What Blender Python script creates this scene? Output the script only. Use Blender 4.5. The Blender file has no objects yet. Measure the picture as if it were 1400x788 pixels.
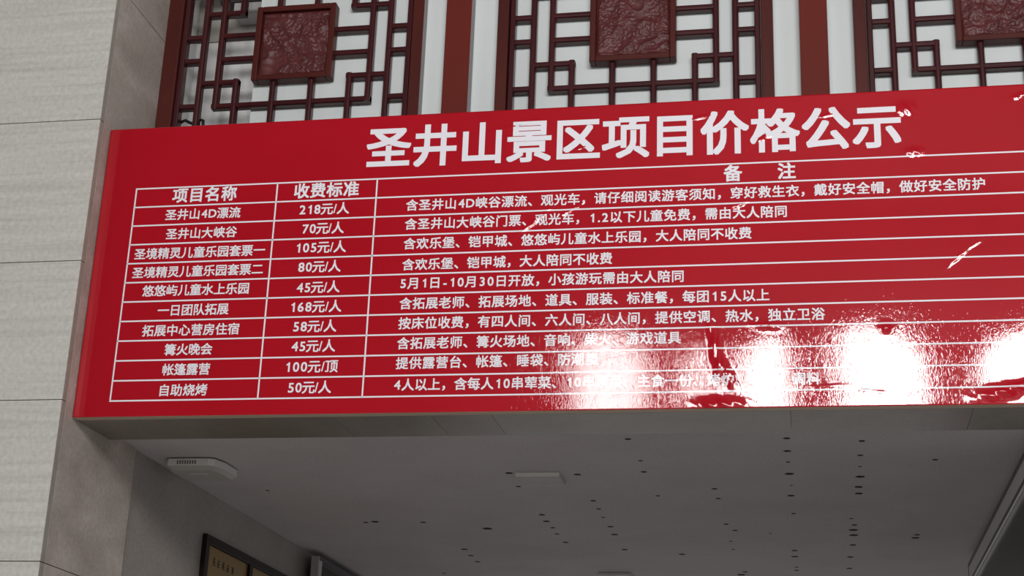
import bpy, bmesh, math, random
import numpy as np
from mathutils import Vector, Matrix, noise
from mathutils.geometry import delaunay_2d_cdt
R = math.radians
scene = bpy.context.scene
C = scene.collection
random.seed(7)

# ------------------------------------------------------------------ camera, sky, light, exposure
cam_d = bpy.data.cameras.new('camera')
cam = bpy.data.objects.new('camera', cam_d); C.objects.link(cam)
cam_d.sensor_width = 36.0; cam_d.lens = 36.0 * 2140.1 / 1400.0; cam_d.clip_start = 0.05
cam.matrix_world = Matrix(((0.98247, 0.02843, 0.18422, 0.0),
                           (0.18300, -0.33568, -0.92403, -5.0),
                           (0.03563, 0.94155, -0.33506, 1.6),
                           (0, 0, 0, 1)))
_f = Vector((-0.18422, 0.92403, 0.33506)).normalized()
_r = Vector((0.98247, 0.18300, 0.03563)); _r = (_r - _f * _r.dot(_f)).normalized()
_u = _r.cross(_f)
cam.matrix_world = Matrix(((_r.x, _u.x, -_f.x, 0.0), (_r.y, _u.y, -_f.y, -5.0), (_r.z, _u.z, -_f.z, 1.6), (0, 0, 0, 1)))
scene.camera = cam

world = bpy.data.worlds.new('sky'); scene.world = world; world.use_nodes = True
bg = world.node_tree.nodes['Background']
bg.inputs['Color'].default_value = (0.97, 0.98, 1.0, 1); bg.inputs['Strength'].default_value = 0.92

# area lights standing in for daylight in the added porch front, giving the glare
ADDED_OPENINGS = [(-2.25, -1.46, 0.85), (-1.10, -0.93, 1.3), (-0.58, -0.18, 1.7), (0.34, 0.99, 2.2), (1.60, 2.5, 1.7), (3.0, 3.8, 1.2)]
for x0, x1, k in ADDED_OPENINGS:
    ld = bpy.data.lights.new('glare_daylight', 'AREA'); ld.shape = 'RECTANGLE'
    ld.size = x1 - x0; ld.size_y = 1.45
    ld.energy = 26.0 * math.pi * (x1 - x0) * 1.45 * k; ld.color = (1.0, 0.985, 0.97)
    lo = bpy.data.objects.new('glare_daylight', ld); C.objects.link(lo)
    lo.location = ((x0 + x1) / 2, -9.3, 5.5)
    lo.rotation_euler = (R(90), 0, 0)          # shines towards +y

vs = scene.view_settings
vs.view_transform = 'Standard'; vs.look = 'None'; vs.gamma = 1.0; vs.use_curve_mapping = False
vs.exposure = 0.0

# ------------------------------------------------------------------ helpers
def lin(c):
    return tuple(((v / 255) / 12.92 if v <= 10 else ((v / 255 + 0.055) / 1.055) ** 2.4) for v in c) + (1,)

def new_mat(name, rgb, rough=0.6, spec=0.5, metal=0.0, coat=0.0):
    m = bpy.data.materials.new(name); m.use_nodes = True
    b = m.node_tree.nodes['Principled BSDF']
    b.inputs['Base Color'].default_value = rgb if len(rgb) == 4 else tuple(rgb) + (1,)
    b.inputs['Roughness'].default_value = rough
    b.inputs['Specular IOR Level'].default_value = spec
    b.inputs['Metallic'].default_value = metal
    b.inputs['Coat Weight'].default_value = coat
    return m

def N(m, t, **kw):
    n = m.node_tree.nodes.new(t)
    for k, v in kw.items(): setattr(n, k, v)
    return n
def L(m, a, b): m.node_tree.links.new(a, b)
def bsdf(m): return m.node_tree.nodes['Principled BSDF']

def noise_colour(m, stops, scale, stretch=(1, 1, 1), detail=6, rough=0.6, fine=None, dist=0.0):
    """base colour from a noise stretched in object space; optional fine speckle mixed in"""
    tc = N(m, 'ShaderNodeTexCoord'); mp = N(m, 'ShaderNodeMapping'); mp.inputs['Scale'].default_value = stretch
    nz = N(m, 'ShaderNodeTexNoise'); nz.inputs['Scale'].default_value = scale
    nz.inputs['Detail'].default_value = detail; nz.inputs['Roughness'].default_value = rough; nz.inputs['Distortion'].default_value = dist
    rp = N(m, 'ShaderNodeValToRGB'); e = rp.color_ramp.elements
    while len(e) < len(stops): e.new(0.5)
    for el, (p, c) in zip(e, stops): el.position = p; el.color = c
    L(m, tc.outputs['Object'], mp.inputs['Vector']); L(m, mp.outputs[0], nz.inputs['Vector']); L(m, nz.outputs['Fac'], rp.inputs['Fac'])
    out = rp.outputs['Color']
    if fine:
        n2 = N(m, 'ShaderNodeTexNoise'); n2.inputs['Scale'].default_value = fine[0]; n2.inputs['Detail'].default_value = 3
        L(m, tc.outputs['Object'], n2.inputs['Vector'])
        r2 = N(m, 'ShaderNodeValToRGB'); a, b = r2.color_ramp.elements
        a.position = 0.35; b.position = 0.65
        lo, hi = 1 - fine[1], 1 + fine[1]
        a.color = (lo, lo, lo, 1); b.color = (hi, hi, hi, 1)
        L(m, n2.outputs['Fac'], r2.inputs['Fac'])
        mx = N(m, 'ShaderNodeMix', data_type='RGBA', blend_type='MULTIPLY'); mx.inputs[0].default_value = 1
        L(m, out, mx.inputs[6]); L(m, r2.outputs['Color'], mx.inputs[7]); out = mx.outputs[2]
    L(m, out, bsdf(m).inputs['Base Color'])
    return tc, mp, nz

def bump(m, scale, strength, distance=0.002, stretch=(1, 1, 1), detail=4, into='Normal', dist=0.0):
    tc = N(m, 'ShaderNodeTexCoord'); mp = N(m, 'ShaderNodeMapping'); mp.inputs['Scale'].default_value = stretch
    nz = N(m, 'ShaderNodeTexNoise'); nz.inputs['Scale'].default_value = scale; nz.inputs['Detail'].default_value = detail
    nz.inputs['Distortion'].default_value = dist
    bp = N(m, 'ShaderNodeBump'); bp.inputs['Strength'].default_value = strength; bp.inputs['Distance'].default_value = distance
    L(m, tc.outputs['Object'], mp.inputs['Vector']); L(m, mp.outputs[0], nz.inputs['Vector'])
    L(m, nz.outputs['Fac'], bp.inputs['Height']); L(m, bp.outputs[0], bsdf(m).inputs[into])
    return bp

def empty(name, loc=(0, 0, 0)):
    o = bpy.data.objects.new(name, None); C.objects.link(o); o.location = loc; o.empty_display_size = 0.1
    return o
def tag(o, label, cat, group=None):
    o['label'] = label; o['category'] = cat
    if group: o['group'] = group
    return o
def obj(name, bm, mats, parent=None, smooth=False, label=None, kind=None):
    """bm is in world coordinates; a child keeps them by subtracting its parent's location"""
    me = bpy.data.meshes.new(name)
    bmesh.ops.recalc_face_normals(bm, faces=bm.faces)
    bm.to_mesh(me); bm.free()
    if not isinstance(mats, (list, tuple)): mats = [mats]
    for m in mats: me.materials.append(m)
    if smooth:
        for p in me.polygons: p.use_smooth = True
    o = bpy.data.objects.new(name, me); C.objects.link(o)
    if parent is not None:
        o.parent = parent
        off = Vector((0, 0, 0)); q = parent
        while q is not None: off += q.location; q = q.parent
        me.transform(Matrix.Translation(-off))
    if label: o['label'] = label
    if kind: o['kind'] = kind
    return o
def struct(name, bm, mats, parent=None, smooth=False):
    return obj(name, bm, mats, parent, smooth, kind=None if parent else 'structure')

def box(bm, x0, x1, y0, y1, z0, z1, bev=0.0, mi=0):
    vs_ = [bm.verts.new(p) for p in ((x0, y0, z0), (x1, y0, z0), (x1, y1, z0), (x0, y1, z0), (x0, y0, z1), (x1, y0, z1), (x1, y1, z1), (x0, y1, z1))]
    fs = [bm.faces.new([vs_[i] for i in f]) for f in ((0, 3, 2, 1), (4, 5, 6, 7), (0, 1, 5, 4), (1, 2, 6, 5), (2, 3, 7, 6), (3, 0, 4, 7))]
    for f in fs: f.material_index = mi
    if bev > 0:
        r = bmesh.ops.bevel(bm, geom=list({e for f in fs for e in f.edges}), offset=bev, segments=2, affect='EDGES', profile=0.5)
        for f in r['faces']: f.material_index = mi
    return fs
def prism(bm, pts, axis, a, b, mi=0):
    """extrude a closed 2-D outline along an axis from a to b"""
    def P(u, v, t):
        return {'x': (t, u, v), 'y': (u, t, v), 'z': (u, v, t)}[axis]
    A = [bm.verts.new(P(u, v, a)) for u, v in pts]; B = [bm.verts.new(P(u, v, b)) for u, v in pts]
    n = len(pts)
    fs = [bm.faces.new(A), bm.faces.new(B[::-1])]
    for i in range(n):
        fs.append(bm.faces.new((A[i], B[i], B[(i + 1) % n], A[(i + 1) % n])))
    for f in fs: f.material_index = mi
    return fs
def tube(bm, pts, r, seg=10):
    rings = []
    for i, p in enumerate(pts):
        p = Vector(p)
        d = (Vector(pts[min(i + 1, len(pts) - 1)]) - Vector(pts[max(i - 1, 0)])).normalized()
        up = Vector((0, 0, 1)) if abs(d.z) < 0.9 else Vector((1, 0, 0))
        s = d.cross(up).normalized(); t = s.cross(d)
        rings.append([bm.verts.new(p + r * (math.cos(k * 2 * math.pi / seg) * s + math.sin(k * 2 * math.pi / seg) * t)) for k in range(seg)])
    for A, B in zip(rings, rings[1:]):
        for k in range(seg): bm.faces.new((A[k], A[(k + 1) % seg], B[(k + 1) % seg], B[k]))
    bm.faces.new(rings[0]); bm.faces.new(rings[-1][::-1])

# ------------------------------------------------------------------ materials
stone = new_mat('pale_stone', (0.5, 0.49, 0.46), 0.55, 0.3)
noise_colour(stone, [(0.30, (0.50, 0.48, 0.43, 1)), (0.48, (0.58, 0.567, 0.52, 1)), (0.62, (0.61, 0.60, 0.56, 1))], 2.4, (0.45, 1, 15), 9, 0.66, fine=(60, 0.07), dist=0.25)
bump(stone, 12, 0.25, 0.003, (1, 1, 6))
stone_edge = new_mat('sawn_stone_edge', (0.25, 0.25, 0.21), 0.7, 0.2)
noise_colour(stone_edge, [(0.3, (0.33, 0.305, 0.26, 1)), (0.7, (0.43, 0.395, 0.345, 1))], 9, fine=(90, 0.06))
jamb_stone = new_mat('grey_brown_stone', (0.36, 0.33, 0.30), 0.5, 0.35)
noise_colour(jamb_stone, [(0.3, (0.39, 0.335, 0.295, 1)), (0.5, (0.50, 0.435, 0.39, 1)), (0.68, (0.63, 0.56, 0.51, 1))], 3.2, (1, 1, 1.6), 7, 0.6, fine=(60, 0.08), dist=0.3)
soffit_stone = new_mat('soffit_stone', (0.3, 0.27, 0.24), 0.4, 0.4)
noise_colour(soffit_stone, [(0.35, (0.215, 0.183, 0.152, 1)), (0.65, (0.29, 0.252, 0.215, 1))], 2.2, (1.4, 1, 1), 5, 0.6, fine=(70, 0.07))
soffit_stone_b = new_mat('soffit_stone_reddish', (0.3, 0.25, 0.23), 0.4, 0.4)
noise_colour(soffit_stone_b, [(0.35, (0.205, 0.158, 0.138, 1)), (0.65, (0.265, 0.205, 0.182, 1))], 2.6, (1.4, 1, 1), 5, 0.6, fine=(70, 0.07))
wall_dark = new_mat('inner_wall_stone', (0.3, 0.27, 0.25), 0.6, 0.3)
noise_colour(wall_dark, [(0.3, (0.33, 0.295, 0.265, 1)), (0.7, (0.41, 0.375, 0.345, 1))], 2.0, detail=6, fine=(55, 0.06))
plaster = new_mat('ceiling_plaster', (0.5, 0.49, 0.5), 0.85, 0.2)
noise_colour(plaster, [(0.3, (0.60, 0.565, 0.575, 1)), (0.7, (0.67, 0.635, 0.65, 1))], 2.5, fine=(80, 0.05))
white = new_mat('white_board', (0.8, 0.82, 0.81), 0.55, 0.3)
noise_colour(white, [(0.3, (0.70, 0.75, 0.745, 1)), (0.7, (0.75, 0.80, 0.795, 1))], 1.8, detail=3)
niche_white = new_mat('grey_white_paint', (0.7, 0.7, 0.69), 0.7, 0.2)
noise_colour(niche_white, [(0.3, (0.80, 0.81, 0.80, 1)), (0.7, (0.86, 0.87, 0.86, 1))], 2.2)
beam_paint = new_mat('beam_paint', (0.42, 0.40, 0.37), 0.8, 0.2)
noise_colour(beam_paint, [(0.3, (0.40, 0.385, 0.35, 1)), (0.7, (0.47, 0.45, 0.42, 1))], 3.0)
side_grey = new_mat('grey_side', (0.36, 0.34, 0.345), 0.6, 0.3)
wood = new_mat('dark_red_wood', (0.13, 0.022, 0.022), 0.30, 0.35)
noise_colour(wood, [(0.3, (0.043, 0.0075, 0.0095, 1)), (0.7, (0.066, 0.0115, 0.0135, 1))], 3.0, (3, 3, 0.6))
bump(wood, 60, 0.1, 0.001)
wood_frame = new_mat('brown_red_frame', (0.14, 0.03, 0.024), 0.4, 0.18)
noise_colour(wood_frame, [(0.3, (0.070, 0.014, 0.011, 1)), (0.7, (0.098, 0.019, 0.0145, 1))], 3.0, (3, 3, 0.5))
post_red = new_mat('red_post_paint', (0.16, 0.026, 0.018), 0.5, 0.12)
noise_colour(post_red, [(0.3, (0.135, 0.020, 0.014, 1)), (0.7, (0.165, 0.0245, 0.017, 1))], 2.0, (2, 2, 0.6))
carved = new_mat('carved_red_wood', (0.15, 0.03, 0.032), 0.44, 0.35)
noise_colour(carved, [(0.3, (0.085, 0.018, 0.019, 1)), (0.7, (0.13, 0.032, 0.034, 1))], 14, fine=(60, 0.1))

def film(name, stops, rough=0.30):
    m = new_mat(name, stops[0][1], rough, 0.04, coat=1.0)
    noise_colour(m, stops, 1.1, detail=3)
    b = bsdf(m); b.inputs['Coat Roughness'].default_value = 0.02; b.inputs['Coat IOR'].default_value = 1.52
    bp1 = bump(m, 16, 1.0, 0.00007, (1.0, 1, 0.7), 2, dist=0.6)
    tc = N(m, 'ShaderNodeTexCoord'); n2 = N(m, 'ShaderNodeTexNoise'); n2.inputs['Scale'].default_value = 120; n2.inputs['Detail'].default_value = 1.5
    n2.inputs['Distortion'].default_value = 2.0
    bp2 = N(m, 'ShaderNodeBump'); bp2.inputs['Strength'].default_value = 1.0; bp2.inputs['Distance'].default_value = 0.00009
    mp2 = N(m, 'ShaderNodeMapping'); mp2.inputs['Scale'].default_value = (1, 1, 0.5)
    L(m, tc.outputs['Object'], mp2.inputs['Vector']); L(m, mp2.outputs[0], n2.inputs['Vector']); L(m, n2.outputs['Fac'], bp2.inputs['Height'])
    L(m, bp1.outputs[0], bp2.inputs['Normal']); L(m, bp2.outputs[0], b.inputs['Normal']); L(m, bp2.outputs[0], b.inputs['Coat Normal'])
    return m
red_film = film('red_film', [(0.35, (0.44, 0.0075, 0.0165, 1)), (0.65, (0.48, 0.0095, 0.021, 1))])
white_film = film('white_print', [(0.35, (0.91, 0.89, 0.95, 1)), (0.65, (0.94, 0.92, 0.98, 1))])
board_edge = new_mat('board_edge_beige', (0.62, 0.5, 0.38), 0.6, 0.3)
metal = new_mat('grey_metal', (0.58, 0.565, 0.56), 0.4, 0.5, metal=0.15)
metal_dark = new_mat('dark_metal', (0.06, 0.057, 0.057), 0.4, 0.5, metal=0.3)
metal_light = new_mat('light_metal_edge', (0.55, 0.54, 0.52), 0.3, 0.5, metal=0.5)
dark_glass = new_mat('dark_glass', (0.022, 0.02, 0.02), 0.3, 0.15)
gold = new_mat('gold_plate', (0.36, 0.22, 0.07), 0.5, 0.4, metal=0.25)
noise_colour(gold, [(0.3, (0.27, 0.165, 0.045, 1)), (0.55, (0.31, 0.19, 0.05, 1)), (0.75, (0.30, 0.135, 0.045, 1))], 3.0)
black_wood = new_mat('black_brown_frame', (0.022, 0.010, 0.008), 0.5, 0.12)
ink = new_mat('dark_ink', (0.06, 0.035, 0.015), 0.6, 0.2)
plastic = new_mat('white_plastic', (0.80, 0.78, 0.75), 0.45, 0.4)
plastic_shaded = new_mat('shaded_white_plastic', (0.52, 0.50, 0.48), 0.5, 0.3)  # the white plastic with shade put into its colour
slot = new_mat('vent_slot', (0.16, 0.15, 0.14), 0.7, 0.2)
hole_mat = new_mat('hole_black', (0.05, 0.045, 0.047), 0.9, 0.1)
rubber = new_mat('black_rubber', (0.012, 0.012, 0.012), 0.6, 0.3)
paving = new_mat('pale_paving', (0.42, 0.41, 0.39), 0.8, 0.2)
noise_colour(paving, [(0.3, (0.38, 0.37, 0.35, 1)), (0.7, (0.46, 0.45, 0.43, 1))], 3.0)
added_dark = new_mat('porch_added_dark', (0.05, 0.03, 0.028), 0.7, 0.2)

# ------------------------------------------------------------------ setting
XJ, XR = -2.572, 1.372          # left and right jambs of the entrance
ZS, ZC = 2.972, 3.0             # soffit and ceiling
JOINTS = [0.0, 0.222, 0.778, 1.334, 1.892, 2.447, 3.015, 3.537, 4.102, 4.672, 5.24, 5.8]

bm = bmesh.new(); box(bm, -14, 14, -16, 0.3, -0.2, 0.0); struct('ground', bm, paving)
bm = bmesh.new(); box(bm, -2.9, 1.7, 0.3, 6.2, -0.2, 0.0); struct('floor', bm, paving)

def pier(name, xa, xb, xj, sgn):
    """a stone-clad pier: front slabs xa..xb, jamb face at xj"""
    root = empty(name, ((xa + xb) / 2, 0, 0)); root['kind'] = 'structure'
    f = bmesh.new(); e = bmesh.new(); j = bmesh.new(); g = 0.0016
    cols = [xa, xa + (xb - xa) * 0.5, xb]
    for z0, z1 in zip(JOINTS, JOINTS[1:]):
        for c0, c1 in zip(cols, cols[1:]):
            inner = (c1 if sgn > 0 else c0) == xj
            d = 0.012 if inner else 0.0
            box(f, c0 + g * 0.5, c1 - g * 0.5, -0.085, -0.081, z0 + g, z1 - g)
        # the sawn thickness of the front slab
        box(e, xb - 0.4 if sgn > 0 else xa + 0.0006, xb - 0.0006 if sgn > 0 else xa + 0.4, -0.0809, -0.052, z0 + g, z1 - g)
    zz = [0.0, 0.778, 1.334, 2.447, 4.672, 5.8]
    for z0, z1 in zip(zz, zz[1:]):
        a, b = (xj - 0.03, xj) if sgn > 0 else (xj, xj + 0.03)
        box(j, a, b, -0.0515, 0.56, z0 + g, z1 - g)
    struct('front_cladding', f, stone, root)
    struct('slab_edge', e, stone_edge, root)
    struct('jamb_cladding', j, jamb_stone, root)
    k = bmesh.new()
    if sgn > 0: box(k, xa, xj - 0.031, -0.051, 0.555, 0, 5.8)
    else: box(k, xj + 0.031, xb, -0.051, 0.555, 0, 5.8)
    struct('core', k, stone_edge, root)
    return root
pier('wall_left', -4.572, XJ, XJ, 1)
pier('wall_right', XR, 3.372, XR, -1)

# lintel: backing block with soffit slabs of slightly different tone
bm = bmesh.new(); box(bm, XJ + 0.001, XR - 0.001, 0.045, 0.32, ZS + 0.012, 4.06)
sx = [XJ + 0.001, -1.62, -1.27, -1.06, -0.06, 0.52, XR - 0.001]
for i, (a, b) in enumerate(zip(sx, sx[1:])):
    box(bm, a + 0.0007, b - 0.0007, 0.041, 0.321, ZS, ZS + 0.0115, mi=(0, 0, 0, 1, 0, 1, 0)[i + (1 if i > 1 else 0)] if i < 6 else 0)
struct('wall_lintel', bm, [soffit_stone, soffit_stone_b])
bm = bmesh.new(); box(bm, -2.9, 1.7, 0.3215, 6.2, ZC, ZC + 0.1)
ceiling = struct('ceiling', bm, plaster)
XW = -2.585
bm = bmesh.new(); box(bm, XW - 0.2, XW, 0.561, 6.2, 0, ZC - 0.0005); struct('wall_inner_left', bm, wall_dark)
bm = bmesh.new(); box(bm, XR + 0.013, XR + 0.2, 0.561, 6.2, 0, ZC - 0.0005); struct('wall_inner_right', bm, wall_dark)
bm = bmesh.new(); box(bm, -12, 12, 6.2, 16, -0.2, 0.0); struct('ground_rear', bm, paving)

# upper wall: white boards behind the screens, with an open niche at the far left
YB = 0.425
bm = bmesh.new(); box(bm, -2.188, XR - 0.001, YB, YB + 0.02, 4.0, 5.7); struct('wall_upper', bm, white)
bm = bmesh.new()
box(bm, XJ - 0.002, -1.6, 0.68, 0.73, 3.95, 5.7)      # back of the niche
box(bm, XJ - 0.06, XJ + 0.003, 0.561, 0.68, 3.95, 5.7)  # its left side
box(bm, -2.188, -2.168, YB + 0.021, 0.68, 3.95, 5.7)       # its right side
box(bm, XJ, -2.168, 0.33, 0.68, 3.9, 3.95)            # its floor
struct('wall_niche', bm, niche_white)
bm = bmesh.new(); box(bm, XJ + 0.004, -2.19, 0.668, 0.679, 4.83, 5.7); struct('trim_1', bm, beam_paint)

# added front (seen only in the board's gloss): posts and scalloped beam shape glare
bm = bmesh.new()
edges = [-9.0] + [v for a, b, _ in ADDED_OPENINGS for v in (a, b)] + [9.0]
for a, b in zip(edges[0::2], edges[1::2]): box(bm, a, b, -9.25, -9.05, 0, 6.6)
box(bm, -9.0, 9.0, -9.25, -9.05, 6.6, 7.2)
for x0, x1, _ in ADDED_OPENINGS:
    n = 14; w = x1 - x0; c = (x0 + x1) / 2; zt = 6.26 if w > 0.5 else 6.20
    for i in range(n):
        u0, u1 = -1 + 2 * i / n, -1 + 2 * (i + 1) / n
        zz0, zz1 = (zt - 0.45 * (1 - math.sqrt(max(0, 1 - abs(u) ** 2.2))) for u in (u0, u1))
        prism(bm, [(c + u0 * w / 2, 6.6), (c + u1 * w / 2, 6.6), (c + u1 * w / 2, zz1), (c + u0 * w / 2, zz0)], 'y', -9.24, -9.06)
struct('wall_porch_added', bm, added_dark)
bm = bmesh.new(); box(bm, -9.0, 9.0, -9.25, 0.32, 7.2, 7.3); struct('ceiling_porch_added', bm, added_dark)  # added dark canopy, keeps the sky out of the board's reflection

# ------------------------------------------------------------------ price board
Z0, Z1 = 2.972, 4.097
XB0, XB1 = -2.569, 1.368
BUMPS = [  # x, z, length, width, angle, height (m): blisters and folds of the film
    (0.352, 4.024, 0.040, 0.026, 0, 0.0042), (0.3755, 3.863, 0.038, 0.016, 0, 0.0036),
    (-0.300, 3.175, 0.13, 0.018, 97, 0.005), (-0.262, 3.085, 0.06, 0.016, 115, 0.005),
    (-0.285, 2.985, 0.075, 0.022, 0, 0.007), (0.2564, 3.236, 0.016, 0.016, 0, 0.0055),
    (0.21, 3.022, 0.075, 0.004, -8, 0.0006), (0.60, 3.010, 0.075, 0.022, 12, 0.008), (0.67, 3.035, 0.06, 0.012, 15, 0.006),
    (0.500, 3.480, 0.050, 0.006, 42, 0.002), (0.56, 3.525, 0.03, 0.004, 35, 0.0012), (-0.2166, 3.693, 0.03, 0.010, 20, 0.0025),
    (-0.92, 3.665, 0.085, 0.007, 40, 0.0022), (-0.795, 3.70, 0.05, 0.005, 30, 0.002), (-0.13, 3.253, 0.045, 0.012, -6, 0.0045),
    (-0.345, 4.030, 0.04, 0.006, 12, 0.0022), (0.095, 4.016, 0.05, 0.006, 8, 0.002), (-0.12, 3.945, 0.05, 0.012, 25, 0.002),
    (0.058, 3.042, 0.08, 0.004, 2, 0.0007), (0.735, 4.055, 0.04, 0.01, 20, 0.0025),
    (-1.02, 4.03, 0.12, 0.004, 12, 0.0012), (-1.40, 4.045, 0.05, 0.004, 14, 0.0010), (-0.78, 3.93, 0.09, 0.005, 18, 0.0012),
    (-2.50, 3.70, 0.03, 0.003, 80, 0.0010), (-2.49, 3.47, 0.04, 0.003, 75, 0.0010), (-2.28, 4.045, 0.03, 0.002, 88, 0.0010),
]
BB = [(x, z, l, w, math.cos(R(a)), math.sin(R(a)), h) for x, z, l, w, a, h in BUMPS]
def H(x, z):
    h = 0.00035 * (1 + math.sin(x * 9.0 + 2.0 * math.sin(z * 5.0)) * math.sin(z * 7.3 + x * 1.7))
    for cx, cz, l, w, c, s, a in BB:
        dx, dz = x - cx, z - cz
        if abs(dx) > 0.3 or abs(dz) > 0.3: continue
        u = (dx * c + dz * s) / l; v = (-dx * s + dz * c) / w
        q = u * u + v * v
        if q < 6: h += a * math.exp(-q * 1.4) * (1 + 0.28 * math.sin(u * 9 + v * 3))
    return h

board = empty('price_board', ((XB0 + XB1) / 2, 0.02, Z0))
tag(board, 'long glossy red price board with white table, hung above the entrance', 'sign')
bm = bmesh.new(); box(bm, XB0, XB1, 0.0012, 0.04, Z0, Z1, 0.0008); obj('backing_panel', bm, board_edge, board, label='beige edge of the board')
bm = bmesh.new()
def lin_space(a, b, n): return [a + (b - a) * i / n for i in range(n + 1)]
gx = lin_space(XB0, -0.5, 260) + lin_space(-0.5, XB1, 430)[1:]
gz = lin_space(Z0 + 0.0005, Z1, 240)
grid = [[bm.verts.new((x, 0.0010 - H(x, z) * min(1, (x - XB0) / 0.01, (XB1 - x) / 0.01), z)) for x in gx] for z in gz]
for r0, r1 in zip(grid, grid[1:]):
    for i in range(len(gx) - 1): bm.faces.new((r0[i], r0[i + 1], r1[i + 1], r1[i]))
for seq in (grid[0], grid[-1], [r[0] for r in grid], [r[-1] for r in grid]):   # turned-back rim of the film
    prev = None
    for v in seq:
        w = bm.verts.new((v.co.x, 0.0014, v.co.z))
        if prev: bm.faces.new((prev[0], v, w, prev[1]))
        prev = (v, w)
obj('red_film', bm, red_film, board, smooth=True)

# table
TX0, TX1, C1, C2 = -2.433, 1.235, -1.884, -1.507
TZ, PH = 3.847, 0.07423
def strip(bm, x0, z0, x1, z1, w, step=0.012):
    n = max(2, int(math.hypot(x1 - x0, z1 - z0) / step)); hor = abs(x1 - x0) > abs(z1 - z0)
    prev = None
    for i in range(n + 1):
        x = x0 + (x1 - x0) * i / n; z = z0 + (z1 - z0) * i / n
        p = [(x, z - w / 2), (x, z + w / 2)] if hor else [(x - w / 2, z), (x + w / 2, z)]
        cur = [bm.verts.new((a, 0.0010 - H(a, b) - 0.0006, b)) for a, b in p]
        if prev: bm.faces.new((prev[0], prev[1], cur[1], cur[0]))
        prev = cur
for k in range(12):
    bm = bmesh.new(); strip(bm, TX0 - 0.003, TZ - k * PH, TX1 + 0.003, TZ - k * PH, 0.0056); obj('table_rule', bm, white_film, board)
for x in (TX0, C1, C2, TX1):
    bm = bmesh.new(); strip(bm, x, TZ, x, TZ - 11 * PH, 0.0056); obj('table_rule', bm, white_film, board)

TEXT = [
('圣井山景区项目价格公示','title',-1.557,3.969,0.337,3.962),
('项目名称','head',-2.288,3.813,-2.038,3.813),('收费标准','head',-1.818,3.811,-1.573,3.811),
('备','head',-0.267,3.8105,-0.212,3.8105),('注','head',-0.083,3.8105,-0.029,3.8105),
('圣井山4D漂流','name',-2.307,3.737,-2.016,3.737),('圣井山大峡谷','name',-2.296,3.661,-2.022,3.661),
('圣境精灵儿童乐园套票一','name',-2.410,3.586,-1.908,3.586),('圣境精灵儿童乐园套票二','name',-2.409,3.513,-1.909,3.513),
('悠悠屿儿童水上乐园','name',-2.361,3.441,-1.955,3.441),('一日团队拓展','name',-2.293,3.365,-2.024,3.365),
('拓展中心营房住宿','name',-2.343,3.289,-1.977,3.289),('篝火晚会','name',-2.250,3.216,-2.070,3.216),
('帐篷露营','name',-2.249,3.142,-2.071,3.142),('自助烧烤','name',-2.250,3.066,-2.073,3.066),
('218元/人','price',-1.791,3.737,-1.604,3.737),('70元/人','price',-1.774,3.662,-1.618,3.662),('105元/人','price',-1.789,3.589,-1.605,3.589),
('80元/人','price',-1.777,3.515,-1.619,3.515),('45元/人','price',-1.776,3.437,-1.617,3.437),('168元/人','price',-1.790,3.364,-1.605,3.364),
('58元/人','price',-1.776,3.291,-1.618,3.291),('45元/人','price',-1.776,3.218,-1.617,3.218),('100元/顶','price',-1.789,3.143,-1.602,3.143),
('50元/人','price',-1.776,3.068,-1.620,3.068),
('含圣井山4D峡谷漂流、观光车，请仔细阅读游客须知，穿好救生衣，戴好安全帽，做好安全防护','note',-1.394,3.738,0.599,3.735),
('含圣井山大峡谷门票、观光车，1.2以下儿童免费，需由大人陪同','note',-1.394,3.665,-0.055,3.662),
('含欢乐堡、铠甲城、悠悠屿儿童水上乐园，大人陪同不收费','note',-1.394,3.590,-0.175,3.587),
('含欢乐堡、铠甲城，大人陪同不收费','note',-1.394,3.511,-0.650,3.511),
('5月1日-10月30日开放，小孩游玩需由大人陪同','note',-1.396,3.441,-0.405,3.438),
('含拓展老师、拓展场地、道具、服装、标准餐，每团15人以上','note',-1.395,3.366,-0.119,3.362),
('按床位收费，有四人间、六人间、八人间，提供空调、热水，独立卫浴','note',-1.395,3.293,0.061,3.290),
('含拓展老师、篝火场地、音响、柴火、游戏道具','note',-1.395,3.220,-0.414,3.219),
('提供露营台、帐篷、睡袋、防潮垫','note',-1.395,3.148,-0.692,3.150),
('4人以上，含每人10串荤菜、10串素菜、主食一份、烤炉、木炭、调料','note',-1.396,3.071,0.039,3.068),
]
EM = {'title': (0.158, 0.029), 'head': (0.0560, 0.030), 'name': (0.0420, 0.023), 'price': (0.0445, 0.023), 'note': (0.0420, 0.024)}
NAMES = {'title': 'title_text', 'head': 'heading_text', 'name': 'item_text', 'price': 'price_text', 'note': 'note_text'}
LATIN = '0123456789D/.-'
ADV = {'.': 0.32, '-': 0.50, '/': 0.36, 'D': 0.74}
GLYPHS = {}
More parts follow.
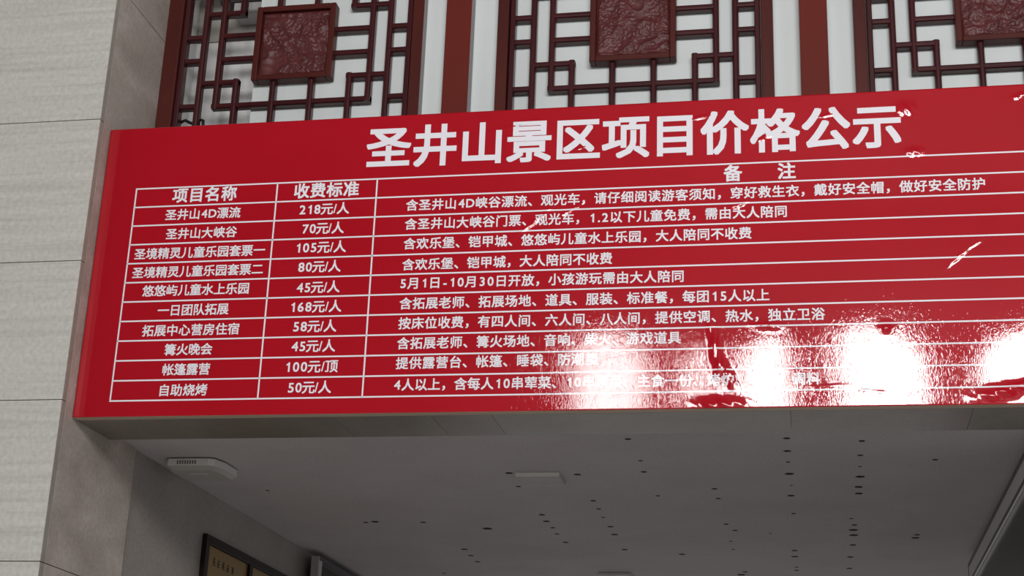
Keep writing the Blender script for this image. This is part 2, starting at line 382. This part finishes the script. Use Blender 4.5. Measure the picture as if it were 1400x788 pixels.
def glyph(ch):
    """outline mesh of one character, one-metre em, origin at the em square's centre"""
    if ch in GLYPHS: return GLYPHS[ch]
    cu = bpy.data.curves.new('writing', 'FONT'); cu.body = ch; cu.size = 1.0; cu.resolution_u = 3; cu.fill_mode = 'NONE'
    to = bpy.data.objects.new('writing', cu); C.objects.link(to); bpy.context.view_layer.update()
    me = bpy.data.meshes.new_from_object(to.evaluated_get(bpy.context.evaluated_depsgraph_get()))
    cdt = delaunay_2d_cdt([Vector((v.co.x, v.co.y)) for v in me.vertices], [tuple(e.vertices) for e in me.edges], [], 0, 1e-5)
    vs_ = [(v.x, v.y) for v in cdt[0]]; fs = [tuple(f) for f in cdt[2]]
    # keep the triangles that lie inside the outline (even-odd count of crossings)
    P = np.array([(v.co.x, v.co.y) for v in me.vertices]); E = np.array([tuple(e.vertices) for e in me.edges])
    A, B = P[E[:, 0]], P[E[:, 1]]; dy = B[:, 1] - A[:, 1]; dy = np.where(np.abs(dy) < 1e-12, 1e-12, dy)
    kept = []
    for f in fs:
        cx = sum(vs_[i][0] for i in f) / len(f); cy = sum(vs_[i][1] for i in f) / len(f)
        hit = ((A[:, 1] > cy) != (B[:, 1] > cy)) & (A[:, 0] + (cy - A[:, 1]) / dy * (B[:, 0] - A[:, 0]) > cx)
        if int(hit.sum()) % 2: kept.append(f)
    fs = kept
    if ch == '1':                                     # upright with a slanted flag, no foot
        h = max(v[1] for v in vs_)
        vs_ = [(0.24, 0), (0.335, 0), (0.335, h), (0.265, h), (0.24, h * 0.90), (0.24, h * 0.78), (0.11, h * 0.70), (0.11, h * 0.80)]
        fs = [(0, 1, 2, 5), (5, 2, 4), (2, 3, 4), (7, 6, 5, 4)]
    bpy.data.objects.remove(to); bpy.data.curves.remove(cu); bpy.data.meshes.remove(me)
    GLYPHS[ch] = (vs_, fs); return GLYPHS[ch]
rv = glyph('国')[0]
GX0, GX1 = min(v[0] for v in rv), max(v[0] for v in rv); GZ0, GZ1 = min(v[1] for v in rv), max(v[1] for v in rv)
GU = 0.90 / (GX1 - GX0); GXM, GZM = (GX0 + GX1) / 2, (GZ0 + GZ1) / 2
ev = glyph('8')[0]
EX = max(v[0] for v in ev) - min(v[0] for v in ev); EZ0, EZ1 = min(v[1] for v in ev), max(v[1] for v in ev)
def place(ch):
    """(vertices, faces, advance) in ems; x measured from the character's left side"""
    vs_, fs = glyph(ch)
    if ch in LATIN:                                   # figures as tall as the characters, centred on their own ink
        xm = (min(v[0] for v in vs_) + max(v[0] for v in vs_)) / 2; adv = ADV.get(ch, 0.63)
        kx, kz = 0.47 / EX, 0.76 / (EZ1 - EZ0)
        if ch == '/': kx *= 0.7
        zc = (EZ0 + EZ1) / 2
        return [((x - xm) * kx + adv / 2, (z - zc) * kz) for x, z in vs_], fs, adv
    return [((x - GXM) * GU + 0.5, (z - GZM) * GU) for x, z in vs_], fs, 1.0
for s, kind, x0, z0, x1, z1 in TEXT:
    em, bold = EM[kind]
    if len(s) == 1: em = (x1 - x0) / 0.93
    pl = [place(c) for c in s]
    ink0 = min(v[0] for v in pl[0][0]) - bold; inkr = max(v[0] for v in pl[-1][0]) + bold
    total = sum(p[2] for p in pl[:-1])
    # pitch so that the ink runs from x0 to x1
    k = ((x1 - x0) / em - (inkr - ink0)) / total if total else 1.0
    V, F, cum = [], [], 0.0
    offs = [(0, 0)] + [(0.88 * a, 0.88 * b) for a in (-1, 0, 1) for b in (-1, 0, 1) if a or b]
    def flush():
        me = bpy.data.meshes.new(NAMES[kind]); me.from_pydata(V, [], F); me.materials.append(white_film)
        o = bpy.data.objects.new(NAMES[kind], me); C.objects.link(o); o.parent = board
        V.clear(); F.clear()
    for ch, (vs_, fs, adv) in zip(s, pl):
        for n, (ox, oz) in enumerate(offs):
            base = len(V)
            for x, z in vs_:
                X = x0 + em * (x + ox * bold - ink0 + cum * k)
                Z = z0 + (z1 - z0) * (X - x0) / max(1e-6, x1 - x0) + em * (z + oz * bold)
                V.append((X - board.location.x, 0.0010 - H(X, Z) - 0.0006 - n * 1.5e-5 - board.location.y, Z - board.location.z))
            F += [tuple(i + base for i in f) for f in fs]
        cum += adv
        if ch in '、，': flush()                         # one mesh per phrase
    if V: flush()

# ------------------------------------------------------------------ lattice screens
ZM = 4.64                                    # height of the middle of each screen
YF = 0.372                                   # front of the frames
def bar(bm, x0, z0, x1, z1, w=0.0245, y=0.383, d=0.032):
    """a moulded bar with a rounded front"""
    h = w / 2
    prof = [(-h, d), (-h, 0.008), (-h * 0.72, 0.002), (-h * 0.3, 0), (h * 0.3, 0), (h * 0.72, 0.002), (h, 0.008), (h, d)]
    if abs(x1 - x0) > abs(z1 - z0): prism(bm, [(y + v, z0 + u) for u, v in prof], 'x', x0, x1)
    else: prism(bm, [(x0 + u, y + v) for u, v in prof], 'z', z0, z1)
def screen(xc, seed, label, pad_left=0.0):
    root = tag(empty('lattice_screen', (xc, YF, ZM - 0.42)), label, 'lattice screen', 'carved lattice screens above the board')
    zb, zt = ZM - 0.425, ZM + 0.425
    bm = bmesh.new()
    for s in (-1, 1):
        a, b = sorted((xc + s * 0.538, xc + s * 0.493))
        if s < 0: a -= pad_left
        box(bm, a, b, YF, YF + 0.052, zb, zt, 0.003)
    box(bm, xc - 0.493, xc + 0.493, YF, YF + 0.052, zb, zb + 0.045, 0.003)
    box(bm, xc - 0.493, xc + 0.493, YF, YF + 0.052, zt - 0.045, zt, 0.003)
    obj('outer_frame', bm, wood_frame, root)
    bm = bmesh.new()
    for s in (-1, 1):
        a, b = sorted((xc + s * 0.489, xc + s * 0.468)); box(bm, a, b, YF + 0.008, YF + 0.05, zb + 0.045, zt - 0.045, 0.004)
    for z in (zb + 0.047, zt - 0.067): box(bm, xc - 0.489, xc + 0.489, YF + 0.008, YF + 0.05, z, z + 0.020, 0.004)
    obj('inner_frame', bm, wood, root)
    bm = bmesh.new(); zi, zo = zb + 0.062, zt - 0.062; w2 = 0.01225
    for s in (-1, 1):
        bar(bm, xc + s * 0.395, zi, xc + s * 0.395, zo)
        for dz in (-0.261, -0.054, 0.054, 0.261):
            a, b = sorted((xc + s * 0.47, xc + s * 0.395)); bar(bm, a, ZM + dz, b, ZM + dz, y=0.3845)
        bar(bm, xc + s * 0.320, ZM - 0.2645 - w2, xc + s * 0.320, ZM + 0.2645 + w2, y=0.3832)
        for t in (-1, 1):
            a, b = sorted((xc + s * 0.395, xc + s * (0.239 - w2))); bar(bm, a, ZM + t * 0.159, b, ZM + t * 0.159, y=0.3842)
            lo, hi = (zi, ZM - 0.1595 + w2) if t < 0 else (ZM + 0.1595 - w2, zo); bar(bm, xc + s * 0.239, lo, xc + s * 0.239, hi, y=0.3836)
            lo, hi = (zi, ZM - 0.16) if t < 0 else (ZM + 0.16, zo); bar(bm, xc + s * 0.080, lo, xc + s * 0.080, hi, y=0.3833)
            a, b = sorted((xc + s * 0.320, xc + s * 0.16)); bar(bm, a, ZM + t * 0.054, b, ZM + t * 0.054, y=0.3840)
    for t in (-1, 1): bar(bm, xc - 0.32 - w2, ZM + t * 0.265, xc + 0.32 + w2, ZM + t * 0.265, y=0.3844)
    obj('lattice_bars', bm, wood, root)
    cp = bmesh.new(); q = 0.168
    for x0, x1, z0, z1 in ((-q, -q + 0.024, -q, q), (q - 0.024, q, -q, q), (-q + 0.024, q - 0.024, -q, -q + 0.024), (-q + 0.024, q - 0.024, q - 0.024, q)):
        box(cp, xc + x0, xc + x1, YF - 0.004, YF + 0.045, ZM + z0, ZM + z1, 0.004)
    pan = obj('carved_panel', cp, wood_frame, root)
    # relief: rocks, trees and water, a made-up landscape
    bm = bmesh.new(); n = 110; r = q - 0.0235; off = Vector((seed * 7.3, seed * 3.1, 0))
    vv = []
    for j in range(n + 1):
        row = []
        for i in range(n + 1):
            u, v = -1 + 2 * i / n, -1 + 2 * j / n
            p = Vector((u * 1.6, v * 1.6, seed * 1.7)) + off
            rid = 1 - abs(noise.noise(p * 1.3 + Vector((0, noise.noise(p * 0.8) * 0.9, 0))))
            fine = 1 - abs(noise.noise(p * 5.0)); fin2 = noise.noise(p * 11.0)
            mask = min(1, max(0, (0.55 + 0.9 * noise.noise(p * 0.9))))
            band = 0.5 + 0.5 * math.sin(v * 22 + 4 * noise.noise(p))
            hh = 0.009 * rid ** 3 + mask * (0.0075 * fine ** 2 + 0.0026 * fin2) + (1 - mask) * 0.002 * band
            e = min(1, (1 - abs(u)) * 14, (1 - abs(v)) * 14)
            row.append(bm.verts.new((xc + u * r, YF + 0.018 - hh * e, ZM + v * r)))
        vv.append(row)
    for r0, r1 in zip(vv, vv[1:]):
        for i in range(n): bm.faces.new((r0[i], r0[i + 1], r1[i + 1], r1[i]))
    obj('carved_relief', bm, carved, pan, smooth=True)
    bm = bmesh.new(); box(bm, xc + 0.5382, xc + 0.5392, YF + 0.004, YF + 0.0525, zb, zt); obj('side_strip', bm, side_grey, root, label='grey side edge of the frame')
    return root
screen(-2.012, 1.0, 'dark red lattice screen at the left, next to the stone pier', pad_left=0.0205)
screen(-0.632, 2.0, 'middle dark red lattice screen, between the two red posts')
screen(0.745, 3.0, 'dark red lattice screen at the right, cut off by the photo edge')
def post(x, label):
    root = tag(empty('red_post', (x, 0.36, 4.2)), label, 'post', 'red posts between the screens')
    bm = bmesh.new(); box(bm, x - 0.052, x + 0.052, 0.366, YB - 0.0005, 4.2015, 5.6, 0.002); obj('post_face', bm, post_red, root)
    bm = bmesh.new(); box(bm, x + 0.0522, x + 0.0534, 0.368, YB - 0.0006, 4.2015, 5.6); obj('side_strip', bm, side_grey, root, label='grey side edge of the post')
post(-1.328, 'plain red post on white board between the left and middle screens')
post(0.0575, 'plain red post on white board between the middle and right screens')

# ------------------------------------------------------------------ things behind the left screen
t = tag(empty('fixture_box', (-2.30, 0.56, 4.885)), 'grey box fixture up behind the left lattice screen', 'fixture')
bm = bmesh.new(); box(bm, -2.366, -2.192, 0.56, 0.667, 4.898, 4.95, 0.004); obj('housing', bm, metal, t)
bm = bmesh.new(); box(bm, -2.43, -2.191, 0.555, 0.6672, 4.9512, 4.966); obj('top_plate', bm, metal_dark, t)
bm = bmesh.new()
tube(bm, [(-2.492, 0.4245, 4.2895), (-2.488, 0.4245, 4.310), (-2.478, 0.4245, 4.330), (-2.464, 0.4245, 4.335), (-2.450, 0.4245, 4.326), (-2.432, 0.4245, 4.318), (-2.415, 0.4245, 4.327), (-2.398, 0.4245, 4.334), (-2.388, 0.4245, 4.331), (-2.384, 0.4245, 4.2895)], 0.0065)
tag(obj('cable', bm, rubber, smooth=True), 'short black cable lying at the foot of the left lattice screen', 'cable')

# ------------------------------------------------------------------ ceiling: screw holes and fittings
HOLES = [(-0.648, 0.502, 0.012), (-0.638, 0.838, 0.0089), (-0.645, 1.026, 0.0123), (-0.915, 1.065, 0.014), (-0.919, 1.564, 0.0125), (-0.918, 1.733, 0.0111), (-0.922, 1.919, 0.0088), (-0.916, 2.133, 0.0145), (-0.921, 2.325, 0.0167), (-0.919, 2.718, 0.0156), (-0.633, 1.468, 0.0098), (-0.389, 1.339, 0.012), (-0.385, 1.526, 0.0115), (-0.383, 2.075, 0.0125), (-0.35, 2.22, 0.0127), (-0.384, 2.493, 0.0085), (-0.384, 2.706, 0.0087), (-0.645, 2.842, 0.0168), (-0.355, 3.357, 0.0136), (-0.38, 3.449, 0.0212), (-0.081, 0.515, 0.0126), (-0.083, 0.705, 0.0138), (-0.083, 0.879, 0.0089), (-0.083, 1.076, 0.0177), (-0.079, 1.282, 0.0064), (-0.084, 1.475, 0.0147), (-0.079, 1.841, 0.0103), (-0.088, 2.733, 0.0155), (-0.091, 2.898, 0.0178), (-0.086, 3.207, 0.0113), (-0.087, 3.301, 0.0135), (-0.192, 2.29, 0.0064), (0.182, 0.566, 0.012), (0.181, 0.781, 0.0103), (0.184, 0.96, 0.0068), (0.188, 1.133, 0.0179), (0.187, 1.316, 0.0168), (0.19, 1.439, 0.0163), (0.168, 1.952, 0.0088), (0.185, 2.094, 0.0134), (0.182, 2.211, 0.0208), (0.186, 2.335, 0.0203), (0.187, 2.582, 0.0162), (0.18, 2.904, 0.0168), (0.18, 3.235, 0.0155), (0.469, 2.325, 0.0138), (0.466, 2.4, 0.0186), (0.454, 0.86, 0.0104), (-2.057, 2.029, 0.0131), (-2.009, 2.013, 0.0184), (-1.78, 2.026, 0.0137), (-1.186, 1.031, 0.015), (-1.193, 1.277, 0.0108), (-1.505, 2.178, 0.0239), (-1.733, 2.719, 0.0166), (-1.738, 2.899, 0.0153), (-1.741, 3.082, 0.0148), (-1.191, 1.859, 0.0154), (-1.195, 2.006, 0.0165), (-1.19, 2.158, 0.0122), (-1.194, 2.309, 0.0117), (-1.186, 2.525, 0.0144), (-2.005, 3.448, 0.0109), (-2.301, 1.331, 0.009)]
for x, y, r in HOLES:
    bm = bmesh.new(); n = 14; ph = random.random() * 6
    prism(bm, [(x + r * math.cos(k * 2 * math.pi / n) * (1 + 0.12 * math.sin(2 * k + ph)), y + r * math.sin(k * 2 * math.pi / n) * (1 + 0.12 * math.cos(3 * k + ph))) for k in range(n)], 'z', ZC - 0.0008, ZC + 0.0005)
    obj('screw_hole', bm, hole_mat, ceiling)

def ceiling_light(x, y, label):
    t = tag(empty('ceiling_light', (x, y, ZC)), label, 'ceiling light', 'small square ceiling lights')
    bm = bmesh.new(); o, h = 0.088, 0.018
    for a, b, c, d in ((-o, o, -o, -o + 0.004), (-o, o, o - 0.004, o)):
        bm = bmesh.new(); box(bm, x + a, x + b, y + c, y + d, ZC - h, ZC - 0.004); obj('frame_side', bm, plastic, t)
    bm = bmesh.new(); q = o - 0.0042; box(bm, x - o, x + o, y - q, y + q, ZC - h, ZC - 0.0002); obj('diffuser', bm, plaster, t)
ceiling_light(-1.068, 1.10, 'slim pale ceiling light nearer the board, among the screw holes')
ceiling_light(-1.053, 3.48, 'slim pale ceiling light deeper inside, at the bottom photo edge')

# white unit beside the jamb
t = tag(empty('ceiling_unit', (-2.40, 0.85, ZC)), 'white plastic unit with vent slits on the ceiling beside the jamb', 'ceiling unit')
out = [(-2.518, 0.735), (-2.50, 0.715), (-2.335, 0.715), (-2.312, 0.728), (-2.292, 0.80), (-2.292, 0.93), (-2.312, 0.955), (-2.50, 0.955), (-2.518, 0.935)]
bm = bmesh.new(); prism(bm, out, 'z', ZC - 0.034, ZC - 0.006)
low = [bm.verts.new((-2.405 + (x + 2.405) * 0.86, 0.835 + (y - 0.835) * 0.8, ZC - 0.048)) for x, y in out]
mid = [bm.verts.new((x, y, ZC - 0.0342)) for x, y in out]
underside = bm.faces.new(low)
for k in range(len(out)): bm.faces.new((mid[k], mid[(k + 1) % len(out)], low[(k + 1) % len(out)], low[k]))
for f in bm.faces: f.material_index = 1 if min(v.co.z for v in f.verts) < ZC - 0.04 else 0  # lower faces of the white unit take the colour with painted shade
body = obj('housing', bm, [plastic, plastic_shaded], t)
bm = bmesh.new(); prism(bm, [(-2.405 + (x + 2.405) * 0.94, 0.835 + (y - 0.835) * 0.92) for x, y in out], 'z', ZC - 0.0058, ZC - 0.0002); obj('mounting_plate', bm, slot, t)
for k in range(8):
    bm = bmesh.new(); x = -2.464 + k * 0.0105; box(bm, x, x + 0.0055, 0.7138, 0.7155, ZC - 0.028, ZC - 0.013); obj('vent_slit', bm, slot, t)
bm = bmesh.new(); tube(bm, [(-2.44 + 0.035 * (1 - math.cos(a)) , 0.81 - 0.012 * math.sin(a), ZC - 0.0482) for a in [math.pi * i / 10 for i in range(11)]], 0.0022, 6)
obj('moulded_arc', bm, plastic, t, smooth=True)

# ------------------------------------------------------------------ gold plaques on the inner left wall
t = tag(empty('plaque_board', (XW + 0.01, 1.9, 2.2)), 'dark framed board of gold plaques on the inner left wall', 'plaque board')
Y0 = 1.352; ZT = 2.818; ZB = 2.20; fw = 0.045; ys = [1.352 + k * 0.556 for k in range(4)]
bm = bmesh.new()
for y in ys: box(bm, XW + 0.0005, XW + 0.022, y, y + fw, ZB, ZT, 0.002)
for a, b in zip(ys, ys[1:]):
    box(bm, XW + 0.0005, XW + 0.022, a + fw, b, ZT - 0.038, ZT, 0.002); box(bm, XW + 0.0005, XW + 0.022, a + fw, b, ZB, ZB + 0.038, 0.002)
obj('frame', bm, black_wood, t)
for a, b in zip(ys, ys[1:]):
    bm = bmesh.new(); box(bm, XW + 0.0005, XW + 0.010, a + fw + 0.001, b - 0.001, ZB + 0.039, ZT - 0.039)
    pl = obj('gold_plaque', bm, gold, t)
    for k in range(5):                                             # engraved characters, too small to read
        c = a + fw + 0.075 + k * 0.058; bm = bmesh.new()
        for q in range(3):
            u = random.uniform(0, 0.022); v = random.uniform(0, 0.024)
            box(bm, XW + 0.0102, XW + 0.0108, c + u, c + u + 0.005, ZT - 0.118 + v * 0.4, ZT - 0.102 + v)
            box(bm, XW + 0.0102, XW + 0.0108, c + random.uniform(0, 0.008), c + random.uniform(0.024, 0.036), ZT - 0.115 + q * 0.013, ZT - 0.111 + q * 0.013)
        obj('engraved_character', bm, ink, pl)

# ------------------------------------------------------------------ framed leaves either side of the inner opening
def leaf(x0, x1, y0, y1, zt, face, label, rail=0.10, stile=0.11, rail_mat=None):
    """a tall framed glass leaf standing edge-on; face = the x side turned to the entrance middle"""
    t = tag(empty('door_leaf', ((x0 + x1) / 2, (y0 + y1) / 2, 0)), label, 'door leaf')
    bm = bmesh.new()
    box(bm, x0, x1, y0, y0 + stile, 0.012, zt, 0.004); box(bm, x0, x1, y1 - stile, y1, 0.012, zt, 0.004)
    k = len(bm.faces)
    box(bm, x0, x1, y0 + stile, y1 - stile, zt - rail, zt, min(0.004, rail * 0.2)); box(bm, x0, x1, y0 + stile, y1 - stile, 0.012, 0.16, 0.004)
    if rail_mat:
        for f in bm.faces: f.material_index = 0 if f.calc_center_median().y < y0 + stile - 1e-4 or f.calc_center_median().y > y1 - stile + 1e-4 else 1
    obj('leaf_frame', bm, [metal, rail_mat or metal], t)
    xm = (x0 + x1) / 2
    bm = bmesh.new(); box(bm, xm - 0.008, xm + 0.008, y0 + stile - 0.004, y1 - stile + 0.004, 0.156, zt - rail + 0.004); obj('glass_panel', bm, dark_glass, t)
    bm = bmesh.new(); g = 0.012; xa, xb = (x0 + 0.006, x0 + 0.016) if face < 0 else (x1 - 0.016, x1 - 0.006)
    ya, yb, za, zb = y0 + stile, y1 - stile, 0.16, zt - rail
    box(bm, xa, xb, ya, yb, zb - g, zb); box(bm, xa, xb, ya, yb, za, za + g); box(bm, xa, xb, ya, ya + g, za + g, zb - g); box(bm, xa, xb, yb - g, yb, za + g, zb - g)
    obj('glazing_bead', bm, rail_mat or metal_light, t)
    bm = bmesh.new(); xe = (x0 - 0.0012, x0 - 0.0002) if face < 0 else (x1 + 0.0002, x1 + 0.0012)
    box(bm, x0 + 0.004, x1 - 0.004, y0 - 0.0015, y0 - 0.0002, 0.012, zt - 0.004); obj('edge_strip', bm, metal_light, t, label='pale front edge of the leaf')
    bm = bmesh.new(); box(bm, xe[0], xe[1], y0 + 0.004, y1, zt - 0.022, zt - 0.001)
    if face < 0: box(bm, xe[0], xe[1], y1 - 0.022, y1, 0.012, zt - 0.0222)
    if not rail_mat: box(bm, xe[0], xe[1], y0 + stile, y1 - stile, zb, zb + 0.016)
    obj('gasket', bm, metal_dark, t)
    return t
leaf(0.730, 0.775, 0.45, 2.80, 2.950, -1, 'dark glass leaf with grey metal frame at the right photo edge')
leaf(-2.545, -2.500, 2.74, 3.70, 2.968, 1, 'dark glass leaf with pale edge beside the gold plaques', rail=0.02, stile=0.055, rail_mat=metal_dark)
